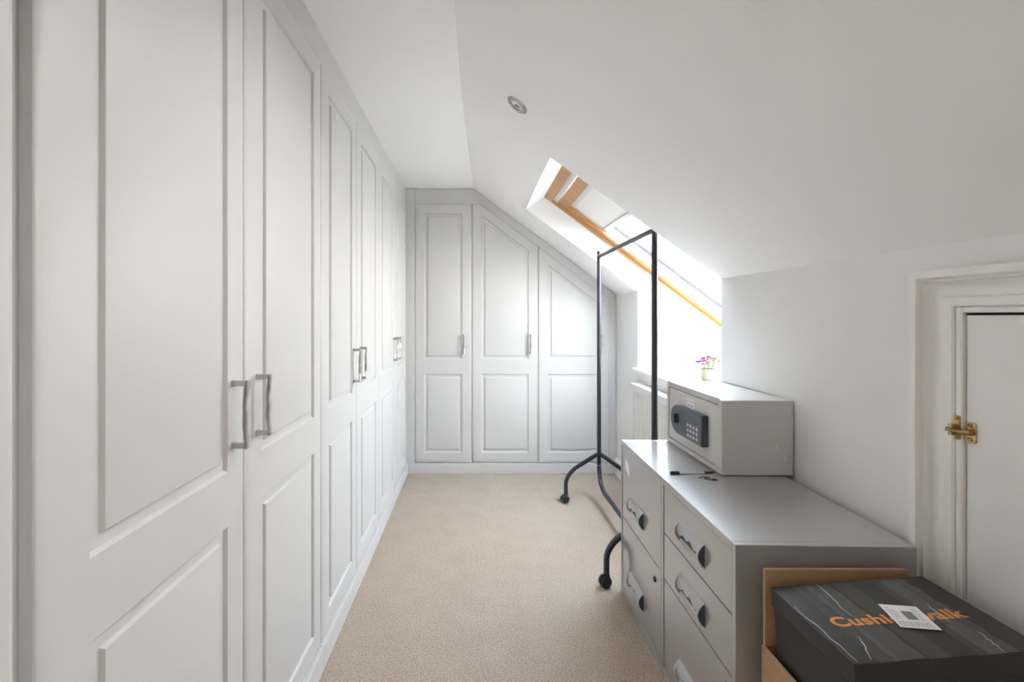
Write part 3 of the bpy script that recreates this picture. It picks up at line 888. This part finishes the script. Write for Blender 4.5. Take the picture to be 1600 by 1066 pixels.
# ------------------------------------------------------------------ pen and bent wire on the cabinet tops
ztop = CH
pen = empty('ballpoint_pen', (0.648, 1.490, ztop), math.radians(2), 'clear ballpoint pen with a black cap lying on the cabinets', 'pen')
bm = bmesh.new(); tube(bm, [(0.0, 0, 0.0048), (0.028, 0, 0.0048), (0.030, 0, 0.0048)], [0.0046, 0.0046, 0.0040], 12)
pc = smooth_by_angle(obj('cap', bm, CASTOR, pen)); 
obj('clip', B(0.002, 0.030, -0.0012, 0.0012, 0.0094, 0.0108), CASTOR, pc)
bm = bmesh.new(); tube(bm, [(0.028, 0, 0.0048), (0.114, 0, 0.0048)], 0.0038, 12); smooth_by_angle(obj('barrel', bm, CLEARP, pen))
bm = bmesh.new(); tube(bm, [(0.114, 0, 0.0048), (0.138, 0, 0.0046), (0.150, 0, 0.0045)], [0.0039, 0.0036, 0.0015], 12); smooth_by_angle(obj('tip', bm, CASTOR, pen))
bm = bmesh.new()
wp = [(0.0, 0.0), (0.016, 0.006), (0.030, 0.004), (0.034, -0.002), (0.014, -0.004), (0.012, -0.010), (0.034, -0.020), (0.046, -0.020), (0.047, -0.014), (0.036, -0.012)]
tube(bm, [Vector((a, b, 0.0022)) for a, b in wp], 0.0016, 8)
o = obj('bent_wire', bm, GRIPD, None, True, (0.727, 1.455, ztop)); tag(o, 'bent piece of dark wire beside the pen', 'wire')

# ------------------------------------------------------------------ flowers on the window board
fl = empty('potted_flowers', (1.215, 2.345, SILL), 0, 'small cream pot of pink and lilac flowers on the window board', 'flowers')
bm = bmesh.new(); lathe(bm, [(0, 0.001), (0.028, 0.001), (0.031, 0.004), (0.035, 0.058), (0.037, 0.062), (0.034, 0.063), (0.032, 0.05), (0, 0.05)], 28)
smooth_by_angle(obj('pot', bm, CERAM, fl))
def flower(c, r, m, k):
    bm = bmesh.new()
    for layer in range(3):
        nn = 6-layer
        for i in range(nn):
            a = 2*PI*i/nn+layer*0.5+k
            tilt = 0.25+layer*0.38
            M_ = Matrix.Translation(c) @ Matrix.Rotation(a, 4, 'Z') @ Matrix.Rotation(-tilt, 4, 'Y')
            rr = r*(1-0.18*layer)
            pts = [(0, 0, 0), (rr*0.45, -rr*0.32, rr*0.05), (rr*0.85, -rr*0.30, rr*0.18), (rr*1.0, 0, rr*0.26), (rr*0.85, rr*0.30, rr*0.18), (rr*0.45, rr*0.32, rr*0.05)]
            vs = [bm.verts.new(M_ @ Vector(p)) for p in pts]
            bm.faces.new(vs)
    bmesh.ops.recalc_face_normals(bm, faces=bm.faces[:])
    me = bpy.data.meshes.new('blossom'); bm.to_mesh(me); bm.free(); me.materials.append(m)
    o_ = bpy.data.objects.new('blossom', me); COL.objects.link(o_); o_.parent = fl
spots = [(-0.030, -0.010, 0.096, 0.026, PETP), (-0.048, 0.012, 0.088, 0.024, PETB), (-0.012, -0.026, 0.100, 0.027, PETK), (-0.010, 0.020, 0.108, 0.022, PETP),
         (0.022, -0.022, 0.098, 0.024, PETK), (0.016, 0.026, 0.104, 0.022, PETP), (0.046, -0.014, 0.094, 0.025, PETR), (0.044, 0.016, 0.106, 0.022, PETR), (-0.034, -0.030, 0.082, 0.020, PETP), (0.004, 0.0, 0.118, 0.020, PETB)]
for k, (x, y, z, r, m_) in enumerate(spots): flower(Vector((x, y, z)), r, m_, k*0.7)
bm = bmesh.new()
for (x, y, z, r, m_) in spots: tube(bm, [(x*0.3, y*0.3, 0.045), (x*0.7, y*0.7, 0.07), (x, y, z)], 0.0014, 6)
obj('stems', bm, STEM, fl)
for k in range(22):
    a = k*2.4; rr = 0.03+0.024*random.random(); z = 0.062+0.05*random.random()
    bm = bmesh.new()
    M_ = Matrix.Translation((rr*0.5*math.cos(a), rr*0.5*math.sin(a), z)) @ Matrix.Rotation(a, 4, 'Z') @ Matrix.Rotation(-0.5-0.5*random.random(), 4, 'Y')
    vs = [bm.verts.new(M_ @ Vector(p)) for p in ((0, 0, 0), (0.012, -0.008, 0.002), (0.028, -0.006, 0.001), (0.038, 0, -0.003), (0.028, 0.006, 0.001), (0.012, 0.008, 0.002))]
    bm.faces.new(vs); obj('leaf', bm, STEM, fl)

# ------------------------------------------------------------------ cardboard carton with the black shoe box
t = 0.005
bx0, bx1, by0, by1, bz = 0.640, 1.008, 0.660, 1.002, 0.434
cb = empty('cardboard_carton', (bx0, by0, 0), 0, 'open brown cardboard carton beside the filing cabinet', 'carton')
WX, WY = bx1-bx0, by1-by0
obj('side_wall', B(0, t, 0, WY, 0, bz), CARD, cb)
obj('side_wall', B(WX-t, WX, 0, WY, 0, bz), CARD, cb)
obj('end_wall', B(t, WX-t, WY-t, WY, 0, bz), CARD, cb)
obj('end_wall', B(t, WX-t, 0, t, 0, bz), CARD, cb)
obj('bottom', B(t, WX-t, t, WY-t, 0.0, 0.006), CARD, cb)
bm = PR([(0.006, bz-0.002), (WX-0.012, bz-0.002), (WX-0.042, bz+0.168), (WX-0.052, bz+0.171), (0.004, bz+0.171)], 'y', WY-t, WY)
f = obj('flap', bm, CARD, cb); f.location = (0, 0, 0)
bm = PR([(0.0045, bz+0.1705), (WX-0.052, bz+0.1705), (WX-0.052, bz+0.1722), (0.0045, bz+0.1722)], 'y', WY-t-0.0002, WY+0.0002)
obj('cut_edge', bm, CARDE, f)
bm = PR([(0.0035, bz-0.001), (0.0058, bz-0.001), (0.0055, bz+0.1715), (0.0035, bz+0.1715)], 'y', WY-t-0.0002, WY+0.0002)
obj('cut_edge', bm, CARDE, f)
obj('cut_edge', B(-0.0003, t+0.0003, 0, WY, bz-0.0005, bz+0.0012), CARDE, cb)
obj('inner_pad', B(t, WX-t, t, WY-t, 0.36, 0.385), CARD, cb)

# black shoe box, tipped up a little towards the wall
sb = empty('shoe_box', (0.653, 0.755, 0.386), 0, 'black shoe box with orange lettering and a white parcel label', 'shoe box')
sb.rotation_euler = (0, math.radians(-4.2), 0)
SBW, SBD, SBH = 0.330, 0.216, 0.197
bevel(obj('base', B(0.003, SBW-0.003, 0.003, SBD-0.003, 0, SBH-0.02), BBOX, sb), 0.001)
lid = bevel(obj('lid', B(0, SBW, 0, SBD, SBH-0.040, SBH), BBOX, sb), 0.0015, 2)
zt2 = SBH
def strip(name, x0, x1, y0, y1, m, parent, dz=0.0004, sk=0.0):
    bm = bmesh.new()
    prism(bm, [(x0, y0), (x1, y0), (x1+sk, y1), (x0+sk, y1)], 'z', zt2-0.0002, zt2+dz)
    return obj(name, bm, m, parent)
strip('stripe', 0.044, 0.080, 0.0, SBD, BSTRIPE, lid, 0.0003)
strip('stripe', 0.128, 0.166, 0.0, SBD, BSTRIPE, lid, 0.0003)
strip('stripe', 0.212, 0.260, 0.0, SBD, BSTRIPE, lid, 0.0003)
# lettering
def text(body, size, loc, m, parent, name, sx=1.0, rotz=0.0, off=0.0, bold=0.0, shear=0.0):
    cu = bpy.data.curves.new(name, 'FONT'); cu.body = body; cu.size = size; cu.offset = bold; cu.extrude = 0.0002
    cu.shear = shear; cu.align_x = 'LEFT'; cu.space_character = 1.06
    to = bpy.data.objects.new(name, cu); COL.objects.link(to)
    bpy.context.view_layer.update()
    dg = bpy.context.evaluated_depsgraph_get()
    me = bpy.data.meshes.new_from_object(to.evaluated_get(dg))
    bpy.data.objects.remove(to); bpy.data.curves.remove(cu)
    me.materials.clear(); me.materials.append(m)
    o = bpy.data.objects.new(name, me); COL.objects.link(o); o.parent = parent
    o.location = loc; o.rotation_euler = (0, 0, rotz); o.scale = (sx, 1, 1)
    return o
tx = text('Cushionwalk', 0.035, (0.039, 0.087, zt2+0.0006), ORANGE, lid, 'lettering', 1.0, 0, bold=0.0011)
wtx = max(v.co.x for v in tx.data.vertices)-min(v.co.x for v in tx.data.vertices)
tx.scale.x = 0.252/wtx
tx['label'] = 'bold orange lettering'
# clear parcel tape
for (x0, x1) in ((0.070, 0.122), (0.228, 0.280)):
    bm = bmesh.new()
    n = 24
    a = [bm.verts.new((x0+0.002*math.sin(i*1.7), SBD*i/n, zt2+0.0009+0.0006*math.sin(i*2.3))) for i in range(n+1)]
    b = [bm.verts.new((x1+0.002*math.sin(i*1.1), SBD*i/n, zt2+0.0009+0.0006*math.cos(i*1.9))) for i in range(n+1)]
    for i in range(n): bm.faces.new((a[i], b[i], b[i+1], a[i+1]))
    obj('parcel_tape', bm, TAPE, lid, True)
# creases of the wrap film catching the light
random.seed(5)
for (xs, ys_, xe, ye) in ((0.098, 0.214, 0.087, 0.110), (0.250, 0.130, 0.246, 0.078), (0.264, 0.050, 0.258, 0.003), (0.004, 0.150, 0.008, 0.004), (0.056, 0.060, 0.036, 0.006)):
    bm = bmesh.new()
    pts = []
    for i in range(9):
        q = i/8
        pts.append(Vector((xs+(xe-xs)*q+random.uniform(-0.0025, 0.0025), ys_+(ye-ys_)*q, zt2+0.0012)))
    tube(bm, pts, [0.0003+0.0006*math.sin(PI*i/8) for i in range(9)], 6)
    obj('film_crease', bm, CLEARP, lid, True)
# parcel label, slightly turned
pl = obj('parcel_label', B(0, 0.063, 0, 0.066, 0, 0.0006), PAPER, lid); pl.location = (0.1474, 0.0725, zt2+0.0018); pl.rotation_euler = (0, 0, math.radians(-13.6))
pl['label'] = 'white parcel label with barcode'
bm = bmesh.new(); x = 0.026
while x < 0.043:
    wd = random.choice((0.0006, 0.001, 0.0014)); box(bm, x, x+wd, 0.024, 0.048, 0.0005, 0.0008); x += wd+0.0007
obj('barcode', bm, INK, pl)
bm = bmesh.new()
for k in range(4):
    y = 0.005+k*0.0036
    x = 0.005
    while x < 0.052:
        wd = random.uniform(0.002, 0.006); box(bm, x, min(x+wd, 0.058), y, y+0.0014, 0.0005, 0.0008); x += wd+0.0016
for k in range(7):
    y = 0.024+k*0.0052
    box(bm, 0.005, 0.009+random.uniform(0.002, 0.012), y, y+0.0013, 0.0005, 0.0008)
    box(bm, 0.047, 0.050+random.uniform(0.001, 0.008), y, y+0.0013, 0.0005, 0.0008)
obj('small_print', bm, INKL, pl)

# ------------------------------------------------------------------ outside: garden and a tree seen low through the glass
struct('ground', B(-40, 60, -40, 80, -5.7, -5.6), PALE_GROUND)
def tree(x, y, label, seed, hgt=7.6, rad=2.6):
    rnd = random.Random(seed)
    t_ = empty('garden_tree', (x, y, -5.6), 0, label, 'tree')
    bm = bmesh.new(); tube(bm, [(0, 0, 0), (0.1, 0, 2.0), (0, 0.1, 4.0), (0.1, 0, hgt-1.4)], [0.22, 0.17, 0.12, 0.04], 10)
    for k in range(9):
        a = k*2.4; z = 2.6+k*0.4
        tube(bm, [(0.05, 0, z), (0.8*math.cos(a), 0.8*math.sin(a), z+0.8), (1.7*math.cos(a), 1.7*math.sin(a), z+1.3)], [0.07, 0.05, 0.02], 6)
    obj('trunk', bm, BARK, t_)
    bm = bmesh.new()
    for k in range(9000):
        while True:
            p = Vector((rnd.uniform(-1, 1), rnd.uniform(-1, 1), rnd.uniform(-1, 1)))
            if 0.35 < p.length < 1: break
        p = Vector((p.x*rad, p.y*rad, hgt-2.4+p.z*2.4))
        p += Vector((rnd.gauss(0, .1), rnd.gauss(0, .1), rnd.gauss(0, .12)))
        Rm = Matrix.Rotation(rnd.uniform(0, 6.3), 4, 'Z') @ Matrix.Rotation(rnd.uniform(0, 3.1), 4, 'X')
        s = rnd.uniform(0.06, 0.13)
        vs = [bm.verts.new(p+(Rm @ Vector(q))*s) for q in ((-1, 0, 0), (0, -0.5, 0.1), (1, 0, 0), (0, 0.5, 0.1))]
        bm.faces.new(vs)
    o_ = obj('foliage', bm, LEAF, t_); o_['kind'] = 'stuff'
tree(9.6, 16.5, 'leafy garden tree seen low through the roof window', 3)
